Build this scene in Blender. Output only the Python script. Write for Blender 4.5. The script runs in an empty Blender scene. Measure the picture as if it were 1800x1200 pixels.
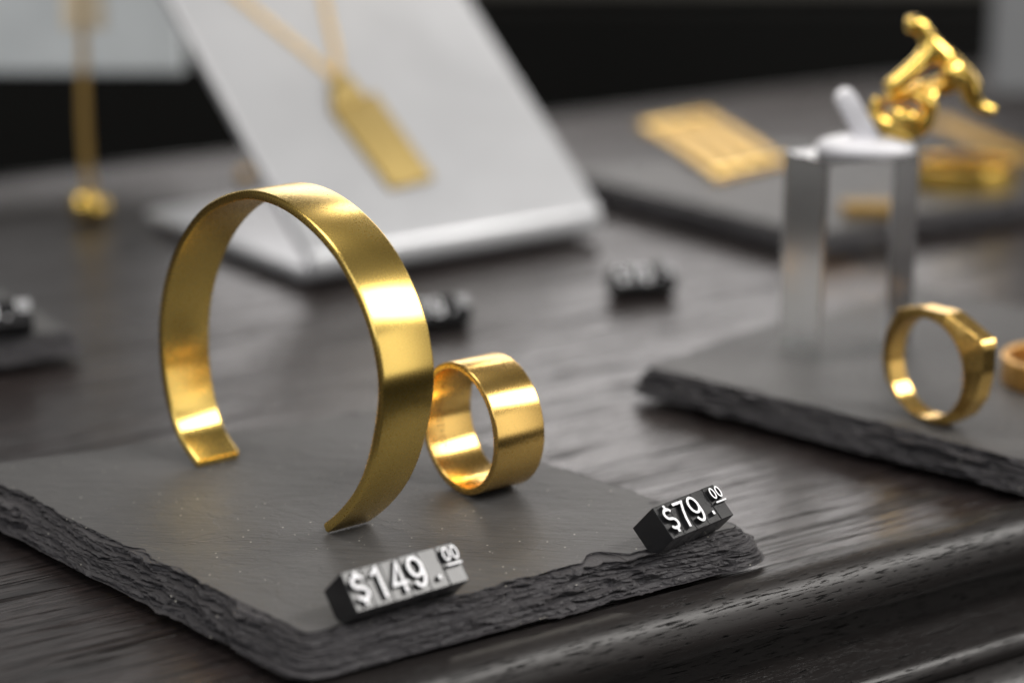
import bpy, bmesh, math, random
import numpy as np
from mathutils import Vector, Matrix, noise as mnoise

SC = bpy.context.scene
MM = 0.001
rad = math.radians

# ------------------------------------------------------------------ camera
FPX, CAM_H, PITCH = 3830.0, 129.0, rad(16)          # focal length in photo pixels, height (mm), tilt down
cam_d = bpy.data.cameras.new('camera')
cam = bpy.data.objects.new('camera', cam_d)
SC.collection.objects.link(cam)
cam.location = (0, 0, CAM_H * MM)
cam.rotation_euler = (math.pi / 2 - PITCH, 0, 0)
cam_d.sensor_width = 23.5
cam_d.lens = 50.0
cam_d.clip_start, cam_d.clip_end = 0.01, 50
cam_d.dof.use_dof = True
cam_d.dof.focus_distance = 0.335
cam_d.dof.aperture_fstop = 5.5
SC.camera = cam

# ------------------------------------------------------------------ world, lamps, exposure
W = bpy.data.worlds.new('World'); SC.world = W; W.use_nodes = True
W.node_tree.nodes['Background'].inputs['Color'].default_value = (1.0, 0.97, 0.93, 1)
W.node_tree.nodes['Background'].inputs['Strength'].default_value = 0.13

def lamp(name, pos, target, sx, sy, radiance, col, long_axis=(1, 0, 0)):
    """rectangular lamp, sx mm along long_axis, sy mm across it; brightness given as radiance"""
    l = bpy.data.lights.new(name, 'AREA'); l.shape = 'RECTANGLE'
    l.size, l.size_y, l.color = sx * MM, sy * MM, col
    l.energy = radiance * math.pi * sx * sy * MM * MM
    o = bpy.data.objects.new(name, l); SC.collection.objects.link(o)
    z = (Vector(pos) - Vector(target)).normalized(); x = Vector(long_axis); x = (x - z * x.dot(z)).normalized()
    o.matrix_world = Matrix.Translation(Vector(pos) * MM) @ Matrix((x, z.cross(x), z)).transposed().to_4x4()
    return o
T0 = (0, 350, 20)
lamp('window_light', (930, 250, 850), T0, 900, 410, 12.5, (1.0, 0.97, 0.93), (.8, .6, 0))
lamp('low_right_fill', (1300, -350, 300), T0, 900, 900, 1.25, (1.0, 0.97, 0.93), (.4, .9, 0))  # added dim panel for the broad mid tone in the gold, no window
lamp('ceiling_light', (-480, 330, 1200), T0, 700, 450, 7.0, (1.0, 0.96, 0.90))
lamp('rear_window', (280, 955, 190), (280, 0, 130), 1600, 170, 2.9, (1.0, 0.965, 0.96))
lamp('rear_strip', (150, 955, 300), (150, 350, 50), 900, 24, 8.0, (1.0, 0.97, 0.95))
lamp('front_fill', (-350, -750, 900), T0, 1900, 1000, 1.7, (0.96, 0.97, 1.0))  # added front fill, brightens white panel, tags, slate edges and stand base
lamp('shelf_spot', (60, 910, 430), T0, 60, 26, 40.0, (1.0, 0.93, 0.82))

SC.view_settings.view_transform = 'Standard'
SC.view_settings.look = 'None'
SC.view_settings.exposure = 0.0
SC.cycles.use_denoising = True
SC.cycles.max_bounces = 10
SC.cycles.caustics_refractive = True
SC.cycles.caustics_reflective = False

# ------------------------------------------------------------------ photo pixel -> place (mm)
_f = np.array([0, math.cos(PITCH), -math.sin(PITCH)])
_u = np.array([0, math.sin(PITCH), math.cos(PITCH)])
_r = np.array([1.0, 0, 0]); _C = np.array([0, 0, CAM_H])
def ray(x, y): return _f + _r * (x - 900) / FPX - _u * (y - 600) / FPX
def P(x, y, z=0.0):
    d = ray(x, y); return _C + d * (z - CAM_H) / d[2]
def V(x, y, q, n):
    d = ray(x, y); q = np.asarray(q, float); n = np.asarray(n, float)
    return _C + d * ((q - _C) @ n) / (d @ n)

# ------------------------------------------------------------------ material helper
class NT:
    def __init__(s, name):
        s.m = bpy.data.materials.new(name); s.m.use_nodes = True
        s.t = s.m.node_tree; s.n = s.t.nodes; s.l = s.t.links
        s.b = s.n['Principled BSDF']; s.out = s.n['Material Output']
    def node(s, typ, **kw):
        nd = s.n.new(typ)
        for k, v in kw.items():
            if k.startswith('in_'):
                key = k[3:]; key = int(key) if key.isdigit() else key.replace('_', ' ')
                nd.inputs[key].default_value = v
            else: setattr(nd, k, v)
        return nd
    def coords(s, scale, rotz=0.0):
        tc = s.node('ShaderNodeTexCoord')
        m0 = s.node('ShaderNodeMapping'); m0.inputs['Rotation'].default_value = (0, 0, rotz)
        m1 = s.node('ShaderNodeMapping'); m1.inputs['Scale'].default_value = tuple(1000 * c for c in scale)
        s.l.new(tc.outputs['Object'], m0.inputs['Vector']); s.l.new(m0.outputs[0], m1.inputs['Vector'])
        return m1.outputs[0]
    def noise(s, vec, detail=4, rough=0.55, scale=1.0, dist=0.0):
        n = s.node('ShaderNodeTexNoise', in_Scale=scale, in_Detail=detail, in_Roughness=rough, in_Distortion=dist)
        s.l.new(vec, n.inputs['Vector']); return n.outputs['Fac']
    def ramp(s, fac, stops):
        r = s.node('ShaderNodeValToRGB'); e = r.color_ramp.elements
        while len(e) < len(stops): e.new(0.5)
        for el, (p, c) in zip(e, stops):
            el.position = p; el.color = (*c, 1) if isinstance(c, tuple) else (c, c, c, 1)
        s.l.new(fac, r.inputs['Fac']); return r.outputs['Color']
    def mix(s, fac, a, b, mode='MIX'):
        m = s.node('ShaderNodeMix', data_type='RGBA', blend_type=mode)
        for sock, v in ((m.inputs[0], fac), (m.inputs[6], a), (m.inputs[7], b)):
            if hasattr(v, 'links'): s.l.new(v, sock)
            else: sock.default_value = v if not isinstance(v, tuple) or len(v) == 4 else (*v, 1)
        return m.outputs[2]
    def math(s, op, a, b=0.0):
        m = s.node('ShaderNodeMath', operation=op)
        for sock, v in zip(m.inputs, (a, b)):
            if hasattr(v, 'links'): s.l.new(v, sock)
            else: sock.default_value = v
        return m.outputs[0]
    def bump(s, h, strength, dist_mm, prev=None):
        b = s.node('ShaderNodeBump', in_Strength=strength, in_Distance=dist_mm * MM)
        s.l.new(h, b.inputs['Height'])
        if prev is not None: s.l.new(prev, b.inputs['Normal'])
        return b.outputs[0]
    def set(s, **kw):
        for k, v in kw.items():
            sock = s.b.inputs[k.replace('_', ' ')]
            if hasattr(v, 'links'): s.l.new(v, sock)
            else: sock.default_value = (*v, 1) if isinstance(v, tuple) and len(v) == 3 else v
        return s

def gold(name, base, rough, grain=1.0, hammered=0.0, aniso=0.0):
    t = NT(name)
    v = t.coords((1, 1, 1))
    fine = t.noise(v, 3, 0.65, 4.5)
    smear = t.noise(v, 4, 0.6, 0.5)
    col = t.mix(smear, tuple(c * 0.96 for c in base), tuple(min(1, c * 1.03) for c in base))
    rr = t.math('ADD', rough - 0.02, t.math('MULTIPLY', t.noise(v, 3, 0.6, 3.0), 0.04))
    nrm = t.bump(fine, 0.02 * grain, 0.008)
    if aniso:                                               # brushed round the hoop: glints stretch across the width
        tg = t.node('ShaderNodeTangent', direction_type='UV_MAP', uv_map='brush')
        t.set(Anisotropic=aniso, Anisotropic_Rotation=0.25, Tangent=tg.outputs[0])
    if hammered:
        vo = t.node('ShaderNodeTexVoronoi', in_Scale=hammered, feature='SMOOTH_F1'); t.l.new(v, vo.inputs['Vector'])
        nrm = t.bump(vo.outputs['Distance'], 0.9, 0.45, nrm)
    t.set(Base_Color=col, Metallic=1.0, Roughness=rr, Normal=nrm)
    return t.m

GRAIN = rad(-33)
def wood(name, dark, light, rough, groove=1.0, spec=0.5):
    t = NT(name)
    v = t.coords((0.035, 0.9, 0.9), GRAIN)
    v2 = t.coords((0.012, 0.22, 0.22), GRAIN)
    v3 = t.coords((0.11, 3.2, 3.2), GRAIN)
    broad = t.noise(v2, 4, 0.6, 1.0, 0.6)
    streak = t.noise(v, 5, 0.62, 1.0, 0.4)
    pores = t.noise(v3, 3, 0.7, 1.0, 0.2)
    col = t.mix(broad, dark, light)
    col = t.mix(t.ramp(streak, [(0.30, 0.0), (0.62, 1.0)]), tuple(c * 0.55 for c in dark), col)
    gv = t.noise(t.coords((0.009, 0.34, 0.34), GRAIN), 3, 0.55, 1.0, 0.35)
    gm = t.ramp(gv, [(0.0, 1.0), (0.46, 1.0), (0.485, 0.0), (0.51, 1.0), (1.0, 1.0)])   # long open grain lines
    gate = t.ramp(broad, [(0.46, 0.0), (0.62, 1.0)])
    gm = t.mix(gate, gm, (1.0, 1.0, 1.0))
    col = t.mix(gm, tuple(c * 0.2 for c in dark), col)
    pm = t.ramp(pores, [(0.36, 0.0), (0.46, 1.0)])
    col = t.mix(pm, (0.006, 0.006, 0.007), col)
    rr = t.math('ADD', rough, t.math('MULTIPLY', t.math('SUBTRACT', 1.0, t.math('MULTIPLY', streak, broad)), 0.11))
    n1 = t.bump(streak, 0.12 * groove, 0.4)
    n2 = t.bump(pm, 0.22 * groove, 0.10, t.bump(gm, 0.7 * groove, 0.40, n1))
    t.set(Base_Color=col, Roughness=rr, Normal=n2, Specular_IOR_Level=t.math('MULTIPLY', spec, t.math('MULTIPLY', gm, t.math('ADD', 0.65, t.math('MULTIPLY', pm, 0.35)))))
    return t.m

def slate_mat(name, base, edge=False):
    t = NT(name)
    v = t.coords((1, 1, 1))
    vs = t.coords((0.10, 1.4, 1.4), rad(8))
    cloud = t.noise(t.coords((0.05, 0.05, 0.05)), 5, 0.6, 1.0, 0.5)
    streak = t.noise(vs, 5, 0.65, 1.0, 0.8)
    fine = t.noise(v, 4, 0.7, 3.2)
    col = t.mix(cloud, tuple(c * 0.78 for c in base), tuple(c * 1.22 for c in base))
    col = t.mix(t.ramp(streak, [(0.30, 0.0), (0.55, 1.0)]), tuple(c * 0.72 for c in base), col)
    # pale grit and mica flakes lying in the surface
    vo = t.node('ShaderNodeTexVoronoi', in_Scale=0.55); t.l.new(v, vo.inputs['Vector'])
    vo2 = t.node('ShaderNodeTexVoronoi', in_Scale=1.7); t.l.new(v, vo2.inputs['Vector'])
    s1 = t.math('LESS_THAN', vo.outputs['Distance'], 0.085)
    s2 = t.math('LESS_THAN', vo2.outputs['Distance'], 0.11)
    patch = t.ramp(t.noise(t.coords((0.07, 0.07, 0.07)), 3, 0.6), [(0.50, 0.0), (0.66, 1.0)])
    keep = t.math('GREATER_THAN', t.noise(v, 2, 0.5, 0.31), 0.52)
    speck = t.math('MAXIMUM', t.math('MULTIPLY', s1, keep), t.math('MULTIPLY', t.math('MULTIPLY', s2, patch), keep))
    col = t.mix(t.math('MULTIPLY', speck, 0.9), col, (0.45, 0.43, 0.38))
    terr = t.noise(t.coords((0.022, 0.05, 0.05), rad(12)), 6, 0.62, 1.0, 0.4)           # faint cleavage steps
    st = t.ramp(terr, [(0.0, 0.0), (0.435, 0.0), (0.44, 0.35), (0.515, 0.35), (0.52, 0.7), (0.60, 0.7), (0.605, 1.0)])
    n1 = t.bump(st, 0.6 if not edge else 0.0, 0.22, t.bump(cloud, 0.5, 1.0))
    n2 = t.bump(streak, 0.75 if not edge else 0.3, 0.10, n1)
    n3 = t.bump(fine, 0.45 if not edge else 0.8, 0.07 if not edge else 0.16, n2)
    t.set(Base_Color=col, Roughness=0.56 if not edge else 0.62, Normal=n3, Specular_IOR_Level=0.45)
    return t.m

def plain(name, col, rough, metal=0.0, spec=0.5, mottle=0.12, mscale=0.06, grain=0.0):
    t = NT(name)
    v = t.coords((1, 1, 1))
    c = t.mix(t.noise(v, 5, 0.6, mscale, 0.6), tuple(x * (1 - mottle) for x in col), tuple(min(1, x * (1 + mottle)) for x in col))
    t.set(Base_Color=c, Metallic=metal, Specular_IOR_Level=spec)
    r = t.math('ADD', rough - 0.04, t.math('MULTIPLY', t.noise(v, 4, 0.6, 0.5), 0.08)); t.set(Roughness=r)
    if grain: t.set(Normal=t.bump(t.noise(v, 4, 0.65, 2.5), grain, 0.05))
    return t.m

def clear(name, tint, rough):
    t = NT(name)
    r = t.math('ADD', rough, t.math('MULTIPLY', t.noise(t.coords((0.3, 0.3, 0.3)), 3), 0.03))
    t.set(Base_Color=tint, Transmission_Weight=1.0, IOR=1.46, Roughness=r)
    return t.m

GOLD = gold('satin_gold', (0.97, 0.68, 0.19), 0.27, 1.0, 0.0, 0.8)
GOLD_RING = gold('satin_gold_ring', (0.95, 0.62, 0.19), 0.27, 1.0, 0.0, 0.8)
GOLD_BLUR = gold('polished_gold', (0.95, 0.64, 0.15), 0.13, 0.3)
GOLD_DULL = gold('dull_gold', (0.46, 0.28, 0.06), 0.5, 0.5)
GOLD_BAR = gold('bar_gold', (0.62, 0.40, 0.10), 0.42, 0.5)
GOLD_CHAIN = gold('chain_gold', (0.88, 0.60, 0.20), 0.34, 0.3)
GOLD_HAM = gold('hammered_gold', (0.44, 0.33, 0.13), 0.60, 0.6, 0.9)
ROSE = gold('rose_gold', (0.88, 0.50, 0.15), 0.30, 0.6, 1.1)
ENGRAVE = plain('engraved_oxide', (0.20, 0.07, 0.02), 0.5, 0.6)
WOOD = wood('dark_oak', (0.020, 0.0155, 0.015), (0.050, 0.039, 0.037), 0.20)
def rim_wood():
    """black stained open-pored oak: short dark pores in a satin lacquer"""
    t = NT('dark_oak_moulding')
    pores = t.noise(t.coords((0.22, 3.4, 3.4), GRAIN), 3, 0.65, 1.0, 0.3)
    broad = t.noise(t.coords((0.012, 0.18, 0.18), GRAIN), 4, 0.6, 1.0, 0.5)
    pm = t.ramp(pores, [(0.38, 0.0), (0.43, 1.0)])
    col = t.mix(broad, (0.008, 0.007, 0.007), (0.022, 0.0185, 0.0175))
    col = t.mix(pm, (0.003, 0.003, 0.003), col)
    t.set(Base_Color=col, Roughness=t.math('ADD', 0.36, t.math('MULTIPLY', broad, 0.08)), Normal=t.bump(pm, 0.5, 0.10, t.bump(pores, 0.12, 0.10)),
          Specular_IOR_Level=t.math('ADD', 0.06, t.math('MULTIPLY', pm, 0.34)))
    return t.m
WOOD_RIM = rim_wood()
SLATE = slate_mat('slate_face', (0.070, 0.068, 0.067))
SLATE_EDGE = slate_mat('slate_cleft_edge', (0.046, 0.043, 0.046), True)
RUBBER = plain('black_rubber', (0.02, 0.02, 0.02), 0.8)
BLACK_PL = plain('glossy_black_plastic', (0.016, 0.016, 0.017), 0.22, 0.0, 0.5, 0.1, 0.5, 0.06)
WHITE_PL = plain('white_plastic_print', (0.86, 0.86, 0.88), 0.4, 0.0, 0.4, 0.03)
ALU = plain('white_brushed_metal', (0.50, 0.505, 0.52), 0.34, 0.3, 0.5, 0.20, 0.028, 0.08)
BOARD = plain('white_board', (0.56, 0.59, 0.60), 0.7)
BOARD_G = plain('grey_board', (0.20, 0.205, 0.21), 0.7)
WALL = plain('brown_grey_wall', (0.075, 0.070, 0.060), 0.85)
BLACKM = plain('matte_black', (0.005, 0.005, 0.0045), 0.85, 0.0, 0.15)
BEIGE = plain('beige_card', (0.74, 0.64, 0.48), 0.7)
DARKFLOOR = plain('dark_floor', (0.03, 0.03, 0.03), 0.7)
ACRYL = clear('clear_acrylic', (0.97, 0.975, 0.975), 0.03)
ACRYL_SAWN = clear('satin_cut_acrylic', (0.98, 0.985, 0.985), 0.2)
FROST = plain('frosted_acrylic', (0.80, 0.79, 0.82), 0.35, 0.0, 0.5, 0.05)

# ------------------------------------------------------------------ object helpers (all mesh data given in mm)
def link_mesh(name, verts, faces, mats, parent=None, fmat=None, smooth=False, loc=(0, 0, 0)):
    me = bpy.data.meshes.new(name)
    me.from_pydata([tuple(float(c) * MM for c in v) for v in verts], [], [tuple(int(i) for i in f) for f in faces])
    me.update()
    return link_data(name, me, mats, parent, fmat, smooth, loc)
def link_data(name, me, mats, parent=None, fmat=None, smooth=False, loc=(0, 0, 0)):
    for m in (mats if isinstance(mats, (list, tuple)) else [mats]): me.materials.append(m)
    if fmat is not None: me.polygons.foreach_set('material_index', fmat)
    me.polygons.foreach_set('use_smooth', [smooth] * len(me.polygons))
    o = bpy.data.objects.new(name, me); SC.collection.objects.link(o)
    o.location = Vector(loc) * MM
    if parent is not None: o.parent = parent
    return o
def from_bm(name, bm, mats, parent=None, smooth=False, loc=(0, 0, 0), fmat=None):
    bmesh.ops.recalc_face_normals(bm, faces=bm.faces)
    for v in bm.verts: v.co *= MM
    me = bpy.data.meshes.new(name); bm.to_mesh(me); bm.free()
    return link_data(name, me, mats, parent, fmat, smooth, loc)
def brush_uv(me, n, m):
    """U round the hoop, V across it; vertices come in n slices of m"""
    uv = me.uv_layers.new(name='brush')
    for p in me.polygons:
        idx = [me.loops[l].vertex_index for l in p.loop_indices]
        ii = [i // m for i in idx]; jj = [i % m for i in idx]
        if max(ii) - min(ii) > 2: ii = [i + n if i < n / 2 else i for i in ii]
        if max(jj) - min(jj) > 2: jj = [j + m if j < m / 2 else j for j in jj]
        for l, i, j in zip(p.loop_indices, ii, jj): uv.data[l].uv = (i / n, j / m * 0.3)
def sharp(o, deg=35):
    """smooth shading with crisp creases"""
    me = o.data; bm = bmesh.new(); bm.from_mesh(me)
    for f in bm.faces: f.smooth = True
    for e in bm.edges: e.smooth = len(e.link_faces) == 2 and e.calc_face_angle(0) < rad(deg)
    bm.to_mesh(me); bm.free(); return o
def empty(name, loc=(0, 0, 0)):
    o = bpy.data.objects.new(name, None); SC.collection.objects.link(o)
    o.location = Vector([float(c) for c in loc]) * MM; o.empty_display_size = 0.01; return o
def tag(o, label=None, cat=None, group=None, kind=None):
    for k, v in (('label', label), ('category', cat), ('group', group), ('kind', kind)):
        if v: o[k] = v
    return o
def bevel(bm, w, seg=2, ang=30):
    es = [e for e in bm.edges if len(e.link_faces) == 2 and e.calc_face_angle(0) > rad(ang)]
    bmesh.ops.bevel(bm, geom=es, offset=w, segments=seg, affect='EDGES', profile=0.5, clamp_overlap=True)
def prism_bm(poly, axis, depth, origin=(0, 0, 0), ux=(1, 0, 0), uy=(0, 0, 1)):
    """closed 2-D outline poly (in ux,uy) extruded along axis by depth"""
    bm = bmesh.new(); o = Vector(origin); ux = Vector(ux); uy = Vector(uy); ax = Vector(axis) * depth
    a = [bm.verts.new(o + ux * p[0] + uy * p[1]) for p in poly]
    b = [bm.verts.new(v.co + ax) for v in a]
    n = len(a)
    bm.faces.new(a); bm.faces.new(b[::-1])
    for i in range(n): bm.faces.new((a[i], b[i], b[(i + 1) % n], a[(i + 1) % n]))
    bmesh.ops.recalc_face_normals(bm, faces=bm.faces)
    return bm
def box_bm(sx, sy, sz, origin=(0, 0, 0)):
    bm = bmesh.new(); bmesh.ops.create_cube(bm, size=1.0)
    for v in bm.verts: v.co = Vector((v.co.x * sx, v.co.y * sy, v.co.z * sz)) + Vector(origin)
    return bm
def noise1(u, wl, seed):
    x = np.asarray(u) / wl; i = np.floor(x).astype(int); f = x - i; f = f * f * (3 - 2 * f)
    rs = np.random.RandomState(seed); tab = rs.uniform(-1, 1, 4096)
    return tab[i % 4096] * (1 - f) + tab[(i + 1) % 4096] * f
def worley(x, y, seed):
    """distance to the nearest jittered cell point, and that cell's random value"""
    rs = np.random.RandomState(seed); T = 256
    jx, jy, val = rs.rand(T, T), rs.rand(T, T), rs.rand(T, T)
    ix, iy = np.floor(x).astype(int), np.floor(y).astype(int)
    best = np.full(np.shape(x), 9.0); bv = np.zeros(np.shape(x))
    for dx in (-1, 0, 1):
        for dy in (-1, 0, 1):
            a, b = (ix + dx) % T, (iy + dy) % T
            d = np.hypot(ix + dx + jx[a, b] - x, iy + dy + jy[a, b] - y)
            c = d < best; best = np.where(c, d, best); bv = np.where(c, val[a, b], bv)
    return best, bv
def smooth_path(pts, n):
    """Catmull-Rom through pts, resampled to n points at even arc length"""
    p = [np.asarray(q, float) for q in pts]; out = []
    ext = [2 * p[0] - p[1]] + p + [2 * p[-1] - p[-2]]
    for i in range(1, len(ext) - 2):
        for t in np.linspace(0, 1, 24, endpoint=False):
            a, b, c, d = ext[i - 1:i + 3]
            out.append(0.5 * (2 * b + (c - a) * t + (2 * a - 5 * b + 4 * c - d) * t * t + (3 * b - a - 3 * c + d) * t ** 3))
    out.append(p[-1]); out = np.array(out)
    s = np.concatenate([[0], np.cumsum(np.linalg.norm(np.diff(out, axis=0), axis=1))])
    k = np.linspace(0, s[-1], n)
    return np.stack([np.interp(k, s, out[:, j]) for j in range(out.shape[1])], 1)

# ------------------------------------------------------------------ the setting: room dark behind, table with moulded edge
RIM_A, RIM_B = P(1353, 989, 1.4), P(1800, 874, 1.4)
TDIR = (RIM_B - RIM_A); TDIR[2] = 0; TDIR /= np.linalg.norm(TDIR)           # along the table edge
NDIR = np.array([TDIR[1], -TDIR[0], 0])                                      # outwards, towards the viewer
def edge_pt(t, d, z): return RIM_A * [1, 1, 0] + TDIR * t + NDIR * d + np.array([0, 0, z])
TL0, TL1, TDEEP = -520, 620, 352
def sweep(name, prof, t0, t1, mats, parent=None, step=20, wob=0.0):
    ts = np.arange(t0, t1 + 1, step); vs = []; fs = []; m = len(prof)
    for t in ts:
        for d, z in prof: vs.append(edge_pt(t, d, z))
    for i in range(len(ts) - 1):
        for j in range(m - 1):
            a = i * m + j; fs.append((a, a + 1, a + m + 1, a + m))
    fs.append(tuple(range(m))); fs.append(tuple(range((len(ts) - 1) * m, len(ts) * m))[::-1])
    o = link_mesh(name, vs, fs, mats, parent); return sharp(o, 40)
table = empty('table', edge_pt(40, -170, -30)); tag(table, kind='structure')
def into(parent, o):
    o.parent = parent; o.matrix_parent_inverse = Matrix.Translation(-parent.location); return o
into(table, sweep('tabletop', [(0.2, -0.002), (-TDEEP, -0.002), (-TDEEP, -22), (0.2, -22)], TL0, TL1, WOOD))
def arc(cx, cz, r, a0, a1, n): return [(cx + r * math.cos(rad(a)), cz + r * math.sin(rad(a))) for a in np.linspace(a0, a1, n)]
front = [(0.3, -20), (0.3, 0.6)] + [(0.55, 1.15)] + arc(3.4, -3.9, 5.3, 108, -36, 18) + \
        [(5.4, -8.2), (3.0, -9.2), (1.6, -10.4), (1.4, -14.2), (2.6, -14.9)] + [(6.4, -15.1), (8.6, -15.6), (10.4, -16.4)] + arc(10.4, -18.8, 2.4, 76, -50, 10) + \
        [(12.0, -21.4), (12.6, -23.2), (14.6, -25.0), (16.8, -26.2)] + arc(16.4, -29.4, 3.2, 80, -30, 9) + [(19.2, -36), (16, -36)]
into(table, sweep('edge_moulding', front, TL0, TL1, WOOD_RIM))
into(table, sweep('back_moulding', [(-TDEEP - 0.1, -20), (-TDEEP - 0.1, 0.4)] + [(-TDEEP - 2.5 + 2.4 * math.cos(rad(a)), -2.0 + 2.6 * math.sin(rad(a))) for a in range(20, 181, 20)] + [(-TDEEP - 4.9, -20)], TL0, TL1, WOOD_RIM))
for (t, d) in ((-480, -20), (-480, -330), (580, -20), (580, -330)):
    bm = box_bm(40, 40, 690, edge_pt(t, d, -22 - 345)); bevel(bm, 3)
    into(table, from_bm('leg', bm, WOOD_RIM))
tag(link_mesh('floor', [(-4000, -2500, -712), (4000, -2500, -712), (4000, 4500, -712), (-4000, 4500, -712)], [(0, 1, 2, 3)], DARKFLOOR), kind='structure')
wall = from_bm('wall', box_bm(3600, 40, 1500, (0, 1020, 38 + 750 - 30)), WALL); tag(wall, kind='structure')
pl = from_bm('wall_plinth', box_bm(3600, 90, 715, (0, 1020, -712 + 357 + 1.0)), BLACKM); tag(pl, kind='structure')

# ------------------------------------------------------------------ slate boards
def slate(label, corners, ztop, thick, seed, ds, bev=4.6, amp=1.0, group='slate boards on the table', K=10, feet=2.0):
    """corners: four top-rim corners, anticlockwise from above, starting at the one least seen"""
    rs = np.random.RandomState(seed)
    c = [np.asarray(q[:2], float) for q in corners]
    pts = []
    for i in range(4):
        a, b = c[i], c[(i + 1) % 4]; L = np.linalg.norm(b - a); n = max(2, int(L / ds))
        pts += [a + (b - a) * k / n for k in range(n)]
    pts = np.array(pts); N = len(pts)
    w = max(1, int(0.9 / ds))                              # knock the corners off a little
    ker = np.ones(2 * w + 1) / (2 * w + 1)
    sm = lambda a: np.stack([np.convolve(np.concatenate([a[-w:, j], a[:, j], a[:w, j]]), ker, 'valid') for j in range(2)], 1)
    pts = sm(pts)
    tan = np.roll(pts, -3, 0) - np.roll(pts, 3, 0); tan /= np.linalg.norm(tan, axis=1)[:, None]
    nor = np.stack([tan[:, 1], -tan[:, 0]], 1); nor = sm(sm(nor)); nor /= np.linalg.norm(nor, axis=1)[:, None]
    u = np.arange(N) * ds
    es, zs = [], []
    common = 1.0 * noise1(u, 17, seed + 1) + 0.6 * noise1(u, 6.3, seed + 2)
    flaky = np.clip(0.62 + 0.9 * noise1(u, 13, seed + 7) + 0.35 * noise1(u, 4, seed + 8), 0.12, 1.35)   # how splintered each stretch is
    wts = rs.uniform(0.45, 1.7, K); wts[0] = 0.4; cum = np.concatenate([[0], np.cumsum(wts) / wts.sum()])
    for k in range(K + 1):
        q = cum[k]; ud = u + 2.8 * k                        # flakes run slantwise down the edge
        base = bev * (q ** 0.8)
        n = 0.95 * noise1(ud, 12, seed + 3 + 7 * (k // 2)) + 0.75 * noise1(ud, 5.1, seed + 10 * k + 4) + 0.35 * noise1(ud, 1.9, seed + 10 * k + 5)
        n = n + 0.6 * np.abs(noise1(ud, 3.1, seed + 10 * k + 6)) - 0.25
        if k == 0: e = -2.5 * np.maximum(0, 0.8 * common + 0.45 * n - 0.15) * np.clip(flaky, 0.3, 1) + 0.12 * noise1(u, 2.0, seed + 9)
        else: e = base + amp * flaky * 0.75 * n * (1.1 - 0.55 * q) - 0.8 * amp * common * (1 - q)
        es.append(e)
    for k in range(1, K + 1): es[k] = np.maximum(es[k], es[k - 1] - 0.45 * np.minimum(flaky, 1))
    t = thick / K
    for k in range(K + 1):
        z = np.full(N, ztop - thick * cum[k])
        if 0 < k < K: z = z + t * 0.55 * noise1(u + 2 * k, 10, seed + 200 + k) + t * 0.28 * noise1(u, 3.1, seed + 300 + k)
        zs.append(z)
    for k in range(1, K + 1): zs[k] = np.minimum(zs[k], zs[k - 1] - 0.08)
    rows = []
    fr = lambda a, wl: a * noise1(u, wl, rs.randint(9999))
    for k in range(K):
        e0, z0, z1 = es[k], zs[k], zs[k + 1]
        if k: z0 = z0 - gap
        rows.append((e0, z0))
        rows.append((e0 + 0.10 + fr(0.10, 0.7), z0 + (z1 - z0) * 0.12))
        for q in (0.4, 0.7): rows.append((e0 + 0.14 + 0.12 * q + fr(0.16, 0.9) + fr(0.07, 0.4), z0 + (z1 - z0) * q))
        rows.append((e0 + 0.16 + fr(0.1, 0.6), z1 + 0.02))
        e1 = es[k + 1]
        if k < K - 1:
            D = 2.4 * np.clip(1.5 * noise1(u + 3 * k, 7, seed + 400 + k) + 0.7 * noise1(u, 2.4, seed + 420 + k) - 0.25, 0, 1) * np.clip(flaky, 0.4, 1)   # open cracks
            gap = np.minimum(0.20 * D, 0.4 * (z1 - zs[k + 2])); em = np.minimum(e0, e1)
            rows.append((e0 + 0.02 - 0.5 * D, z1 + fr(0.06, 0.8) + 0.01)); rows.append((em - D, z1 - gap * 0.5)); rows.append((e1 - 0.5 * D, z1 - gap * 0.9))
    rows.append((es[K] - 0.1, zs[K] + 0.0)); rows.append((es[K] - 1.2, zs[K] - 0.02))
    org = np.append(pts.mean(0), 0.0)
    vs = []; fs = []; fm = []
    amp2 = np.interp(flaky, [0.1, 0.5, 1.3], [0.45, 0.8, 1.15]) * amp
    for r, (e, z) in enumerate(rows):
        zz = np.broadcast_to(z, (N,)); m = min(1.0, r / 4.0) * (1.0 if r < len(rows) - 2 else 0.6)
        a, ca = worley(u / 5.2 + zz * 0.35, zz / 2.1, seed + 5); b, cb = worley(u / 2.0 - zz * 0.3, zz / 0.85, seed + 6)
        e = e + m * amp2 * (0.8 * a ** 2 - 0.4 + 0.7 * (ca - 0.5) + 0.2 * b ** 2 - 0.07 + 0.3 * (cb - 0.5))
        z = zz + (0 if r < 3 or r > len(rows) - 4 else 0.16 * (cb - 0.5))
        xy = pts + nor * np.asarray(e)[:, None]
        vs += [(x - org[0], y - org[1], zz) for (x, y), zz in zip(xy, np.broadcast_to(z, (N,)))]
    R = len(rows)
    for r in range(R - 1):
        for i in range(N):
            j = (i + 1) % N; fs.append((r * N + i, (r + 1) * N + i, (r + 1) * N + j, r * N + j)); fm.append(1)
    fs.append(tuple(range(N))); fm.append(0)
    fs.append(tuple(range((R - 1) * N, R * N))[::-1]); fm.append(1)
    root = empty('slate_board', (org[0], org[1], 0)); tag(root, label, 'slate board', group)
    link_mesh('stone', vs, fs, [SLATE, SLATE_EDGE], root, fm)
    for q in c:
        d = q - org[:2]; p = d * (1 - 11.0 / np.linalg.norm(d))
        bm = bmesh.new(); bmesh.ops.create_cone(bm, cap_ends=True, segments=20, radius1=3.4, radius2=3.0, depth=feet + 0.3)
        for v in bm.verts: v.co += Vector((p[0], p[1], (feet + 0.3) / 2))
        from_bm('rubber_foot', bm, RUBBER, root)
    return root
ZS = 7.0
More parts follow.
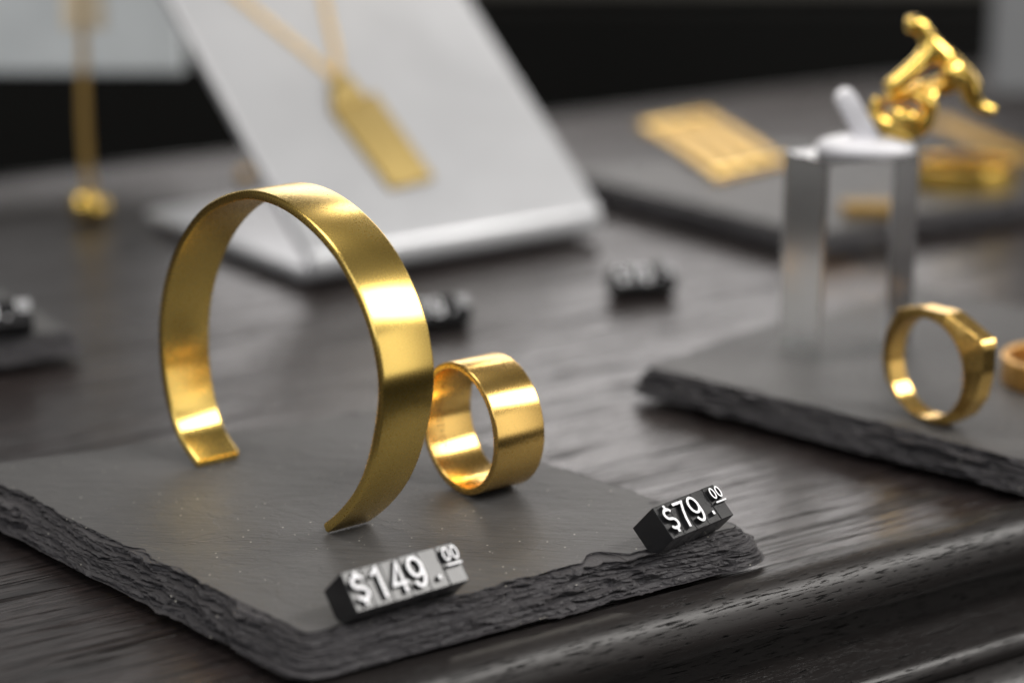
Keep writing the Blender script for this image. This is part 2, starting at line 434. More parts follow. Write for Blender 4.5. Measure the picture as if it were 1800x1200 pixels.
n1 = P(540, 1112, ZS); r1 = P(1296, 925, ZS); l1 = P(-60, 822, ZS)
b1 = np.array([-24.0, 380.0, ZS])
slate('nearest dark grey slate board, under the big gold cuff and the sharp price tags', [b1, l1, n1, r1], ZS, 5.0, 11, 0.24)
l2 = P(1143, 643, ZS); n2 = P(1830, 815, ZS)
d2 = (n2 - l2)[:2]; d2 /= np.linalg.norm(d2); p2 = np.array([-d2[1], d2[0]])
slate('slate board on the right under the clear acrylic block and the faceted signet ring',
      [n2[:2] + p2 * 88, l2[:2] + p2 * 88 - d2 * 2, l2, n2], ZS, 5.0, 47, 0.5, 3.4)
n3 = P(1398, 402, ZS); l3 = P(985, 300, ZS); r3 = P(1840, 340, ZS)
slate('farthest slate board, behind the acrylic block, with the barred gold cuff on it', [r3 + (l3 - n3), l3, n3, r3], ZS, 5.0, 83, 0.8, 3.0)
r4 = P(118, 578, ZS)
slate('slate board at the left edge of the photo with a price tag near its corner',
      [r4[:2] + np.array([-.56, .83]) * 70, r4[:2] + np.array([-.56, .83]) * 70 - TDIR[:2] * 80, r4[:2] - TDIR[:2] * 80, r4[:2]], ZS, 5.0, 129, 0.8, 3.0)

# ------------------------------------------------------------------ gold cuff
A = P(345, 822, ZS); B = P(574, 938, ZS)
sd = (B - A) / np.linalg.norm(B - A); nd = np.array([-sd[1], sd[0], 0])
OUT = [(345, 822), (312, 770), (292, 700), (282, 620), (284, 540), (300, 465), (328, 402), (370, 354), (430, 330), (485, 338), (540, 372),
       (595, 430), (635, 500), (662, 570), (677, 640), (680, 690), (675, 737), (663, 797), (654, 828), (642, 857), (629, 879), (613, 899), (592, 920), (573, 936)]
def cuff():
    raw = [V(x, y, A, nd) for x, y in OUT]
    pl = np.array([((q - A) @ sd, q[2]) for q in raw]); pl[0, 1] = ZS + 0.2; pl[-1, 1] = ZS + 0.35
    pl = smooth_path(pl, 260)
    for _ in range(25):                                     # take the hand wobble out of the traced oval
        pl[1:-1] = 0.5 * pl[1:-1] + 0.25 * (pl[:-2] + pl[2:])
    n = len(pl); tg = np.gradient(pl, axis=0); tg /= np.linalg.norm(tg, axis=1)[:, None]
    inn = np.stack([tg[:, 1], -tg[:, 0]], 1)                # towards the inside of the oval
    if ((pl.mean(0) - pl[n // 4]) @ inn[n // 4]) < 0: inn = -inn
    th = 1.55
    s = np.linspace(-1, 1, n); wid = 8.3 + 1.6 * (1 - np.abs(s) ** 2.2)
    # cross-section: across the width (a) and through the thickness (b), softly rounded corners
    cs = []
    r = 0.42
    for (ca, cb, a0) in ((1, 1, 0), (0, 1, 90), (0, 0, 180), (1, 0, 270)):
        for a in np.linspace(a0, a0 + 90, 4):
            cs.append((ca, cb, r * math.cos(rad(a)), r * math.sin(rad(a))))
    m = len(cs); vs = []; fs = []
    for i in range(n):
        w2 = wid[i] - 2 * r
        for ca, cb, dx, dy in cs:
            a = (ca - 0.5) * w2 + dx; b = cb * (th - 2 * r) + r + dy
            b += 0.22 * (1 - (2 * a / wid[i]) ** 2) * (0.0 if cb == 1 else 0.0)
            q = pl[i] + inn[i] * b
            vs.append(A * [1, 1, 0] + sd * q[0] + np.array([0, 0, q[1]]) + nd * (a + 4.15))
    for i in range(n - 1):
        for j in range(m):
            k = (j + 1) % m; fs.append((i * m + j, i * m + k, (i + 1) * m + k, (i + 1) * m + j))
    fs.append(tuple(range(m))[::-1]); fs.append(tuple(range((n - 1) * m, n * m)))
    org = A * 0.5 + B * 0.5 + nd * 4.15
    o = link_mesh('cuff_bracelet', [np.array(v) - org for v in vs], fs, GOLD, loc=org)
    brush_uv(o.data, n, m)
    # ease the two end faces
    bm = bmesh.new(); bm.from_mesh(o.data)
    ends = [f for f in bm.faces if len(f.verts) == m]
    bmesh.ops.recalc_face_normals(bm, faces=bm.faces)
    bmesh.ops.bevel(bm, geom=list({e for f in ends for e in f.edges}), offset=0.22 * MM, segments=2, affect='EDGES')
    zmin = min(v.co.z for v in bm.verts)
    for v in bm.verts: v.co.z += 0.02 * MM - zmin
    bm.to_mesh(o.data); bm.free()
    return sharp(o, 50)
tag(cuff(), 'large satin gold open cuff standing on its two ends on the nearest slate', 'bracelet')

# ------------------------------------------------------------------ wide band ring
RA = rad(36)
axr = np.array([math.cos(RA), math.sin(RA), 0]); drr = np.array([axr[1], -axr[0], 0])
def band(name, origin, ax, dr, Ro, Ri, w, mat, rot=0.0, seg=128, r=0.25, parent=None, squash=1.0, up=np.array([0, 0, 1.0])):
    """ring of outer radius Ro standing at origin (lowest point), axis ax; front face at origin"""
    cs = []
    for (ca, cb, a0) in ((1, 1, 0), (0, 1, 90), (0, 0, 180), (1, 0, 270)):
        for a in np.linspace(a0, a0 + 90, 4): cs.append((ca, cb, r * math.cos(rad(a)), r * math.sin(rad(a))))
    m = len(cs); vs = []; fs = []
    for i in range(seg):
        an = 2 * math.pi * i / seg
        for ca, cb, dx, dy in cs:
            a = ca * (w - 2 * r) + r + dx; q = Ri + cb * (Ro - Ri - 2 * r) + r + dy
            vs.append(ax * a + dr * (q * math.sin(an) * squash) + up * (Ro - q * math.cos(an)))
    for i in range(seg):
        for j in range(m):
            k = (j + 1) % m; i2 = (i + 1) % seg
            fs.append((i * m + j, i * m + k, i2 * m + k, i2 * m + j))
    o = link_mesh(name, vs, fs, mat, parent, loc=origin)
    brush_uv(o.data, seg, m)
    bm = bmesh.new(); bm.from_mesh(o.data); bmesh.ops.recalc_face_normals(bm, faces=bm.faces); bm.to_mesh(o.data); bm.free()
    return sharp(o, 50)
rb = P(806, 866, ZS); rb[2] = ZS + 0.02
ring = band('band_ring', rb, axr, drr, 11.0, 9.75, 9.4, GOLD_RING)
tag(ring, 'wide plain gold band ring standing upright just behind the large cuff', 'ring')
eng = []; egf = []
rs = random.Random(5)
for k in range(15):                                         # tiny engraved characters inside the band, on its far wall
    an = rad(-122 + k * 5.2)
    for q in range(2):
        a0 = 2.6 + rs.uniform(-.2, .2) + q * 0.6; da = 0.22; L = rs.uniform(0.015, 0.03)
        b = len(eng); r_ = 9.735
        for (aa, rr_) in ((a0, an - L), (a0 + da, an - L), (a0 + da, an + L), (a0, an + L)):
            for dr_ in (0.0, 0.03):
                eng.append(axr * aa + drr * ((r_ + dr_) * math.sin(rr_)) + np.array([0, 0, 11.0 - (r_ + dr_) * math.cos(rr_)]))
        egf += [(b, b + 2, b + 4, b + 6), (b + 1, b + 7, b + 5, b + 3), (b, b + 1, b + 3, b + 2), (b + 2, b + 3, b + 5, b + 4), (b + 4, b + 5, b + 7, b + 6), (b + 6, b + 7, b + 1, b)]
link_mesh('engraving', eng, egf, ENGRAVE, ring)

# ------------------------------------------------------------------ faceted signet ring
def signet():
    o0 = P(1636, 747, ZS); an = rad(35); ax = np.array([math.cos(an), math.sin(an), 0]); dr = np.array([ax[1], -ax[0], 0])
    outl = [(-0.5, 0), (-5.6, 0.6), (-9.7, 2.6), (-12.4, 5.6), (-13.5, 9.2), (-12.9, 14.4), (-10.0, 19.3), (-5.2, 20.7), (2.0, 20.9), (9.2, 17.9), (10.1, 17.0), (10.2, 12.0), (9.1, 6.6), (6.9, 3.2), (3.6, 0.9)]
    seg = 180; cen = np.array([-2.2, 10.1]); Ri = 9.1
    po = np.array(outl + outl[:1], float)
    vs = []; fs = []
    def hit(a):
        d = np.array([math.sin(a), -math.cos(a)])
        for p, q in zip(po[:-1], po[1:]):
            M = np.array([d, p - q]).T
            if abs(np.linalg.det(M)) < 1e-9: continue
            t, s = np.linalg.solve(M, p - cen)
            if t > 0 and -1e-9 <= s <= 1 + 1e-9: return t
        return 11
    R_ = np.array([hit(2 * math.pi * i / seg) for i in range(seg)])
    for _ in range(1): R_ = 0.5 * R_ + 0.25 * (np.roll(R_, 1) + np.roll(R_, -1))
    for i in range(seg):
        a = 2 * math.pi * i / seg; Ro = R_[i]; dA = (math.degrees(a) - 112 + 180) % 360 - 180
        f = math.exp(-(dA / 58) ** 2); w = 4.1 + 1.9 * f; ch = 0.45 + 0.9 * math.exp(-(dA / 36) ** 2)
        prof = [(0.15, Ri), (0.0, Ri + 0.3), (0.0, Ri + 0.45), (ch, Ro - 0.1), (ch + 0.12, Ro), (w - ch - 0.12, Ro), (w - ch, Ro - 0.1), (w, Ri + 0.45), (w, Ri + 0.3), (w - 0.15, Ri)]
        for (b, q) in prof:
            vs.append(ax * b + dr * (cen[0] + q * math.sin(a)) + np.array([0, 0, cen[1] - q * math.cos(a)]))
    m = len(prof)
    for i in range(seg):
        for j in range(m):
            k = (j + 1) % m; i2 = (i + 1) % seg; fs.append((i * m + j, i * m + k, i2 * m + k, i2 * m + j))
    o = link_mesh('signet_ring', vs, fs, GOLD_RING, loc=o0 + np.array([0, 0, 0.05])); brush_uv(o.data, seg, m)
    bm = bmesh.new(); bm.from_mesh(o.data); bmesh.ops.recalc_face_normals(bm, faces=bm.faces)
    zmin = min(v.co.z for v in bm.verts)
    for v in bm.verts: v.co.z -= zmin
    bm.to_mesh(o.data); bm.free()
    return sharp(o, 32)
tag(signet(), 'gold signet ring with flat faceted top standing upright on the right slate', 'ring')
lr = P(1866, 672, ZS)
o = band('textured_ring', (lr[0], lr[1] - 11.5, ZS + 0.02), np.array([0, 0, 1.0]), np.array([1.0, 0, 0]), 11.5, 9.9, 5.2, ROSE, up=np.array([0, 1.0, 0]))
tag(o, 'orange gold textured ring lying flat at the right edge of the photo', 'ring')

# ------------------------------------------------------------------ snap-together price tags
def a_(cx, cy, rx, ry, d0, d1, n=14): return [(cx + rx * math.cos(rad(d)), cy + ry * math.sin(rad(d))) for d in np.linspace(d0, d1, n)]
# glyphs as pen strokes in a box 1 wide x 2 high (origin at its centre)
GLYPH = {
    '$': [a_(0, .36, .36, .36, 30, 270, 12) + a_(0, -.36, .36, .36, 90, -150, 12), [(0, .98), (0, .62)], [(0, -.62), (0, -.98)]],
    '1': [[(-.28, .55), (-.02, .78), (.10, .92), (.10, -.92)]],
    '4': [[(.20, -.92), (.20, .90), (-.42, -.38), (.46, -.38)]],
    '7': [[(-.42, .84), (.42, .84), (.16, .25), (-.02, -.35), (-.10, -.92)]],
    '9': [a_(0, .32, .40, .56, 0, 360, 26), [(.40, .32)] + a_(0, -.10, .40, .78, 12, -140, 14)],
    '.': [[(-.02, -.78), (.03, -.78)]],
    '00': [a_(-.22, .56, .15, .38, 0, 360, 20), a_(.24, .56, .15, .38, 0, 360, 20), [(-.38, -.12), (.40, -.12)]],
    'o': [],
}
def stroke_mesh(strokes, pw, depth, fx, fy):
    """raised pen strokes: white top (slot 0) and black flanks (slot 1)"""
    vs, fs, fm = [], [], []
    lift = 0.0
    for st in strokes:
        p = np.array([(x * fx, y * fy) for x, y in st], float)
        closed = np.linalg.norm(p[0] - p[-1]) < 1e-6 and len(p) > 3
        if closed: p = p[:-1]
        else:
            d0 = p[0] - p[1]; d0 /= np.linalg.norm(d0); d1 = p[-1] - p[-2]; d1 /= np.linalg.norm(d1)
            p[0] = p[0] + d0 * pw * 0.25; p[-1] = p[-1] + d1 * pw * 0.25
        n = len(p); L, R = [], []
        for i in range(n):
            a = p[i - 1] if (i > 0 or closed) else None; b = p[(i + 1) % n] if (i < n - 1 or closed) else None
            t0 = (p[i] - a) / np.linalg.norm(p[i] - a) if a is not None else None
            t1 = (b - p[i]) / np.linalg.norm(b - p[i]) if b is not None else None
            t0 = t1 if t0 is None else t0; t1 = t0 if t1 is None else t1
            q = t0 + t1; q /= max(1e-6, np.linalg.norm(q)); nn = np.array([-q[1], q[0]])
            k = 1 / max(0.45, nn @ np.array([-t0[1], t0[0]]))
            L.append(p[i] + nn * pw / 2 * k); R.append(p[i] - nn * pw / 2 * k)
        b0 = len(vs)
        for i in range(n):
            vs += [(*L[i], depth + lift), (*R[i], depth + lift), (*(L[i] + (L[i] - R[i]) * 0.10), -0.05), (*(R[i] + (R[i] - L[i]) * 0.10), -0.05)]
        for i in range(n if closed else n - 1):
            a = b0 + 4 * i; b = b0 + 4 * ((i + 1) % n)
            fs += [(a, a + 1, b + 1, b), (a + 2, a, b, b + 2), (a + 1, a + 3, b + 3, b + 1)]; fm += [0, 1, 1]
        if not closed:
            a = b0; fs.append((a, a + 2, a + 3, a + 1)); a = b0 + 4 * (n - 1); fs.append((a, a + 1, a + 3, a + 2)); fm += [1, 1]
        lift += 0.012
    return vs, fs, fm
def price_tag(chars, tl_px, zbase, e, c, h, label, rng, sharp_tag=True, tilt=42):
    """tl_px: photo position of the upper left corner of the lettered face"""
    e = np.array([e[0], e[1], 0.0]); e /= np.linalg.norm(e); mdir = np.array([e[1], -e[0], 0])
    tilt = rad(tilt); fd = mdir * math.cos(tilt) - np.array([0, 0, math.sin(tilt)])      # down along the face
    bd = -mdir * math.sin(tilt) - np.array([0, 0, math.cos(tilt)])                      # from the face to its back
    side, cut = h, 0.36 * h
    rot = Matrix((e, fd, -bd)).transposed()
    zt = h * (math.sin(tilt) + math.cos(tilt)) - (cut * math.sin(tilt) * math.cos(tilt))
    # square section with the lowest corner cut flat so that the tag sits on it
    k1 = cut * math.cos(tilt); k2 = cut * math.sin(tilt)
    sec = [(0, 0), (h, 0), (h, side - k1), (h - k2, side), (0, side)]
    low = max(y_ * math.sin(tilt) + b_ * math.cos(tilt) for y_, b_ in sec)
    org = P(*tl_px, zbase + low)
    base = org + (fd * h + bd * side) * 0.5 + e * c * len(chars) / 2; base[2] = zbase
    root = empty('price_tag', base); tag(root, label, 'price tag', 'snap-together price tags')
    for i, ch in enumerate(chars):
        gap = 0.05; w = c - gap; off = org + e * (c * i) - base + fd * rng.uniform(-.05, .05) - bd * rng.uniform(0, .04)
        if i == len(chars) - 1: off = off - bd * 0.08 - fd * 0.05
        if not sharp_tag: off = org + e * (c * i) - base
        bm = bmesh.new()
        a = [bm.verts.new(Vector(off + fd * y_ + bd * b_)) for y_, b_ in sec]
        b = [bm.verts.new(v.co + Vector(e * w)) for v in a]; n = len(a)
        bm.faces.new(a); bm.faces.new(b[::-1])
        for q in range(n): bm.faces.new((a[q], b[q], b[(q + 1) % n], a[(q + 1) % n]))
        bmesh.ops.recalc_face_normals(bm, faces=bm.faces)
        bevel(bm, 0.10, 2)
        cube = from_bm('digit_cube', bm, BLACK_PL, root); sharp(cube, 12)
        vs, fs, fm = stroke_mesh(GLYPH[ch], (0.46 if ch != '00' else 0.27) * h / 6.1, 0.75, c * 0.80 if ch != '00' else c * 0.98, h * 0.40)
        if ch == '.': vs, fs, fm = stroke_mesh(GLYPH[ch], 0.62, 0.75, c * 0.9, h * 0.34)
        cen = off + fd * (h * 0.5) + e * (w / 2)
        vv = [cen + e * x - fd * y - bd * z for x, y, z in vs]
        link_mesh('raised_digit', vv, fs, [WHITE_PL, BLACK_PL], cube, fm)
    return root
R1 = random.Random(3)
price_tag(['$', '1', '4', '9', '.', '00'], (598, 1007), ZS, (.79, .61), 3.2, 6.1, 'price tag of shining snap cubes reading $149.00 in front of the large gold cuff', R1, True, 47)
price_tag(['$', '7', '9', '.', '00'], (1146, 892), ZS, (.70, .71), 2.88, 5.8, 'sharp dark price tag reading $79.00 on the right corner of the nearest slate', R1)
price_tag(['$', '7', '9', '.', '00'], (1074, 470), 0, (.95, .30), 3.0, 5.8, 'blurred dark price tag lying on bare wood right of the metal stand', R1, False)
price_tag(['$', '7', '9', '.', '00'], (700, 530), 0, (.90, .43), 3.2, 5.8, 'blurred dark price tag half hidden behind the right side of the cuff', R1, False)
price_tag(['$', '1', '4', '9', '.', '00'], (-128, 540), ZS, (.93, .36), 3.4, 6.1, 'blurred dark price tag on the slate at the left edge', R1, False)

# ------------------------------------------------------------------ bent metal necklace stand
SL, SR = P(552, 500, 2), P(1062, 412, 2)
fold = SR - SL; fold[2] = 0; FW = np.linalg.norm(fold); fold /= FW
back = np.array([-fold[1], fold[0], 0])
ELEV = rad(39); upv = back * math.cos(ELEV) + np.array([0, 0, math.sin(ELEV)]); upn = np.cross(fold, upv)
def stand():
    th = 3.2; ro = 4.6; ri = ro - th
    prof_o, prof_i = [], []
    # from the back end of the base, round the front fold, up the leaning plate (d = backwards, z)
    prof_o.append((84, 0.0)); prof_i.append((84, th))
    for a in np.linspace(-90, -180 - (90 - 39), 12):
        prof_o.append((ro + ro * math.cos(rad(a)), ro + ro * math.sin(rad(a)))); prof_i.append((ro + ri * math.cos(rad(a)), ro + ri * math.sin(rad(a))))
    top = prof_o[-1]; ti = prof_i[-1]; L = 118
    prof_o.append((top[0] + L * math.cos(ELEV), top[1] + L * math.sin(ELEV))); prof_i.append((ti[0] + L * math.cos(ELEV), ti[1] + L * math.sin(ELEV)))
    poly = prof_o + prof_i[::-1]
    org = SL * [1, 1, 0] + back * 0.8
    bm = prism_bm(poly, tuple(fold), FW, org, tuple(back), (0, 0, 1)); bevel(bm, 0.9, 3, 50)
    c = org + fold * FW / 2 + back * 38
    for v in bm.verts: v.co -= Vector(c); v.co.z += 1.4
    root = empty('necklace_stand', c); tag(root, 'white metal stand, a sheet folded into a leaning plate over a base, holding the pendant', 'display stand')
    sharp(from_bm('folded_plate', bm, ALU, root), 40)
    for q in ((12, 10), (FW - 12, 10), (12, 68), (FW - 12, 68)):
        bm = bmesh.new(); bmesh.ops.create_cone(bm, cap_ends=True, segments=16, radius1=3, radius2=3, depth=1.38)
        p = org + fold * q[0] + back * q[1] - c
        for v in bm.verts: v.co += Vector((p[0], p[1], 0.7))
        from_bm('foot_pad', bm, RUBBER, root)
    # a point of the leaning plate's upper face
    return org + back * top[0] + np.array([0, 0, top[1] + 1.4])
PL0 = stand()
def on_plate(x, y, lift=0.0): return V(x, y, PL0 + upn * lift, upn) if upn[2] > 0 else V(x, y, PL0 - upn * lift, upn)
UPN = upn if upn[2] > 0 else -upn
def chain_mesh(path, link, rad_w, nmin=2, up=np.array([0, 0, 1.0])):
    """interlocking oval links along a path (mm)"""
    L = sum(np.linalg.norm(np.array(path[i + 1]) - np.array(path[i])) for i in range(len(path) - 1))
    pts = smooth_path(path, max(nmin, int(L / (link * 0.72)))); vs = []; fs = []
    for i in range(len(pts) - 1):
        c = (pts[i] + pts[i + 1]) / 2; t = pts[i + 1] - pts[i]; t = t / np.linalg.norm(t)
        s = np.cross(t, up); s = s / (np.linalg.norm(s) + 1e-9); b = np.cross(s, t)
        a1, a2 = (s, b) if i % 2 else (b, s)
        sd_, u_ = (a1 + a2) / 1.414, (a1 - a2) / 1.414
        n, m = 10, 5; o = len(vs)
        for k in range(n):
            an = 2 * math.pi * k / n
            d = t * math.cos(an) * link / 2 + sd_ * math.sin(an) * link * 0.32; dn = d / np.linalg.norm(d)
            for q in range(m):
                bn = 2 * math.pi * q / m; vs.append(c + d + (dn * math.cos(bn) + u_ * math.sin(bn)) * rad_w)
        for k in range(n):
            for q in range(m):
                fs.append((o + k * m + q, o + k * m + (q + 1) % m, o + ((k + 1) % n) * m + (q + 1) % m, o + ((k + 1) % n) * m + q))
    return vs, fs
def pendant_necklace():
    q = [on_plate(*p, 0.1) for p in ((584, 203), (655, 168), (760, 318), (686, 336))]
    org = sum(q) / 4
    root = empty('pendant_necklace', org); tag(root, 'gold chain necklace with a rough gold bar pendant hanging on the white metal stand', 'necklace')
    bm = bmesh.new(); a = [bm.verts.new(Vector(p - org)) for p in q]; b = [bm.verts.new(v.co + Vector(UPN * 1.6)) for v in a]
    bm.faces.new(a); bm.faces.new(b[::-1])
    for i in range(4): bm.faces.new((a[i], b[i], b[(i + 1) % 4], a[(i + 1) % 4]))
    bmesh.ops.recalc_face_normals(bm, faces=bm.faces); bevel(bm, 0.4, 2)
    sharp(from_bm('bar_pendant', bm, GOLD_HAM, root), 40)
    bq = [on_plate(*p, 0.1) for p in ((582, 205), (578, 150), (592, 135), (610, 142), (640, 180))]
    bm = bmesh.new(); a = [bm.verts.new(Vector(p - org)) for p in bq]; b = [bm.verts.new(v.co + Vector(UPN * 2.2)) for v in a]; n = len(a)
    bm.faces.new(a); bm.faces.new(b[::-1])
    for i in range(n): bm.faces.new((a[i], b[i], b[(i + 1) % n], a[(i + 1) % n]))
    bmesh.ops.recalc_face_normals(bm, faces=bm.faces); bevel(bm, 0.4, 2)
    sharp(from_bm('bail', bm, GOLD_HAM, root), 40)
    for pts in (((596, 138), (590, 90), (578, 40), (566, -20), (552, -90)), ((590, 138), (540, 95), (470, 38), (400, -20), (330, -78))):
        vs, fs = chain_mesh([on_plate(*p, 0.8) - org for p in pts], 2.0, 0.32, up=UPN)
        link_mesh('chain', vs, fs, GOLD_CHAIN, root, smooth=True)
pendant_necklace()

# ------------------------------------------------------------------ necklace hanging at the far left, white panels behind
hx = P(160, 372, 2.5); HY = hx[1]
def hang():
    pl_ = lambda x, y, dy=0: V(x, y, (0, HY + dy, 0), (0, 1, 0))
    org = np.array([hx[0], HY, 0])
    root = empty('drop_necklace', org); tag(root, 'gold double chain hanging straight down with small gold balls at its end', 'necklace')
    for dx, dy in ((-4, 0), (4, 2)):
        vs, fs = chain_mesh([pl_(145 + dx * .6, -60, dy) - org, pl_(146 + dx * .8, 120, dy) - org, pl_(150 + dx, 250, dy) - org, pl_(160 + dx, 352, dy) - org], 2.0, 0.34, up=np.array([0, 1, 0.]))
        link_mesh('chain', vs, fs, GOLD_CHAIN, root, smooth=True)
    for (x, y, r, dy) in ((148, 362, 3.6, 0), (174, 374, 2.9, 1)):
        bm = bmesh.new(); bmesh.ops.create_uvsphere(bm, u_segments=24, v_segments=16, radius=r)
        p = pl_(x, y, dy) - org; p[2] = max(p[2], r + 0.05)
        for v in bm.verts: v.co += Vector(p)
        from_bm('ball', bm, GOLD_BLUR, root, True)
    c = pl_(143, 20)
    bm = box_bm(11.5, 2.0, 16, c + np.array([0.3, 1.5, 3.0]) - org); bevel(bm, 0.5)
    from_bm('card', bm, BEIGE, root)
    # hook the chain hangs from, fixed to the white panel behind
    top = pl_(145, -60)
    hk = box_bm(4, 96, 4, (top[0], HY + 46, top[2] + 2.2)); bevel(hk, 0.8)
    tag(from_bm('wall_hook', hk, ALU), 'straight white peg reaching out from the white panel above the hanging gold chain', 'hook')
hang()
wb = V(0, 130, (0, 660, 0), (0, 1, 0))
bm = box_bm(165, 6, 260, (-100 - 82.5, 663, wb[2] + 130)); bevel(bm, 1)
tag(from_bm('white_panel', bm, BOARD), 'pale white display panel standing behind the hanging chain at the upper left', 'panel')
gb = V(1790, 165, (0, 760, 0), (0, 1, 0))
bm = box_bm(160, 6, 260, (168 + 80, 763, gb[2] + 130)); bevel(bm, 1)
tag(from_bm('grey_panel', bm, BOARD_G), 'grey display panel in the upper right corner behind the gold figure', 'panel')
for px, pz, nm in ((-183, wb[2], 'white_panel'), (248, gb[2], 'grey_panel')):
    o = bpy.data.objects[nm]
    yy = 663 if nm == 'white_panel' else 763
    bm = box_bm(6, 4, 712 + pz, (px, yy + 6, (pz - 712) / 2 + 20)); from_bm('post', bm, BLACKM, o)
bd_ = P(430, 308, 2.2)
bm = bmesh.new(); bmesh.ops.create_uvsphere(bm, u_segments=20, v_segments=14, radius=2.2)
for v in bm.verts: v.co.z *= 0.95
tag(from_bm('stud', bm, GOLD_DULL, None, True, bd_), 'tiny gold bead lying on the wood behind the left side of the metal stand', 'bead')

# ------------------------------------------------------------------ acrylic block with ring holder and the figure ring
ac = P(1405, 632, ZS)
def acrylic():
    ux = np.array([.87, .49, 0]); ux /= np.linalg.norm(ux); uy = np.array([-ux[1], ux[0], 0])
    w, d = 23.0, 14.0
    top = 40.0
    org = P(1440, 640, ZS)
    c = org + ux * (w / 2) + uy * (d / 2); c[2] = ZS
    bm = bmesh.new(); bmesh.ops.create_cube(bm, size=1)
    for v in bm.verts: v.co = Vector(ux) * (v.co.x * w) + Vector(uy) * (v.co.y * d) + Vector((0, 0, (v.co.z + 0.5) * (top + 0.7) - 0.7))
    bevel(bm, 0.5, 2)
    o = from_bm('acrylic_block', bm, [ACRYL, ACRYL_SAWN], loc=c); sharp(o, 20)
    for p in o.data.polygons:                               # the two sawn sides are satin, front and back polished
        if abs(p.normal @ Vector(ux)) > 0.8: p.material_index = 1
    tag(o, 'clear square acrylic block standing on the right slate under the gold figure', 'display block')
    return c, ux, uy, top
acC, acX, acY, acTop = acrylic()
def holder():
    zt = ZS + acTop + 0.03
    c = P(1520, 268, zt)
    root = empty('ring_holder', (c[0], c[1], zt)); tag(root, 'frosted ring holder, an oval foot with slanted clip, on top of the acrylic block', 'ring holder')
    bm = bmesh.new(); n = 40
    prof = [(9.2, 0.0), (9.6, 0.6), (9.4, 1.8), (8.0, 2.6), (5.5, 3.2), (0.01, 3.4)]
    rings = []
    for r, z in prof: rings.append([bm.verts.new((r * math.cos(2 * math.pi * i / n), 0.72 * r * math.sin(2 * math.pi * i / n), z)) for i in range(n)])
    for a, b in zip(rings[:-1], rings[1:]):
        for i in range(n): bm.faces.new((a[i], a[(i + 1) % n], b[(i + 1) % n], b[i]))
    bm.faces.new(rings[0][::-1]); bm.faces.new(rings[-1])
    from_bm('foot', bm, FROST, root, True)
    # slanted flat clip whose upper end leans left
    p0 = V(1528, 245, (0, c[1], 0), (0, 1, 0)) - np.array([c[0], c[1], zt]); p1 = V(1478, 160, (0, c[1], 0), (0, 1, 0)) - np.array([c[0], c[1], zt])
    d = p1 - p0; L = np.linalg.norm(d); d /= L; s = np.cross(d, [0, 1, 0])
    bm = bmesh.new(); poly = []
    hw = 2.1
    outl = [(-hw, 0), (hw, 0), (hw, L - hw)] + [(hw * math.cos(rad(a)), L - hw + hw * math.sin(rad(a))) for a in range(20, 180, 20)] + [(-hw, L - hw)]
    bm = prism_bm(outl, (0, 1, 0), 5.0, tuple(p0 - np.array([0, 2.5, 0])), tuple(s), tuple(d)); bevel(bm, 0.4, 2)
    sharp(from_bm('clip', bm, FROST, root), 35)
    # short knob under the ring shank
    return c
hc = holder()
def skin_obj(name, nodes, edges, mat, parent, loc, sub=2):
    """organic limb mesh from joints [(x,y,z,r)] in mm, grown with a skin modifier and baked"""
    me = bpy.data.meshes.new(name + '_joints')
    me.from_pydata([tuple(n[:3]) for n in nodes], edges, []); me.update()   # at mm scale, shrunk afterwards
    o = bpy.data.objects.new(name, me); SC.collection.objects.link(o)
    o.modifiers.new('skin', 'SKIN').use_smooth_shade = True
    for i, n in enumerate(nodes):
        me.skin_vertices[0].data[i].radius = (n[3], n[3]); me.skin_vertices[0].data[i].use_root = (i == 0)
    o.modifiers.new('sub', 'SUBSURF').levels = sub
    dg = bpy.context.evaluated_depsgraph_get(); dg.update()
    baked = bpy.data.meshes.new_from_object(o.evaluated_get(dg))
    bpy.data.objects.remove(o)
    baked.transform(Matrix.Scale(MM, 4))
    baked.materials.clear()
    return link_data(name, baked, mat, parent, None, True, loc)
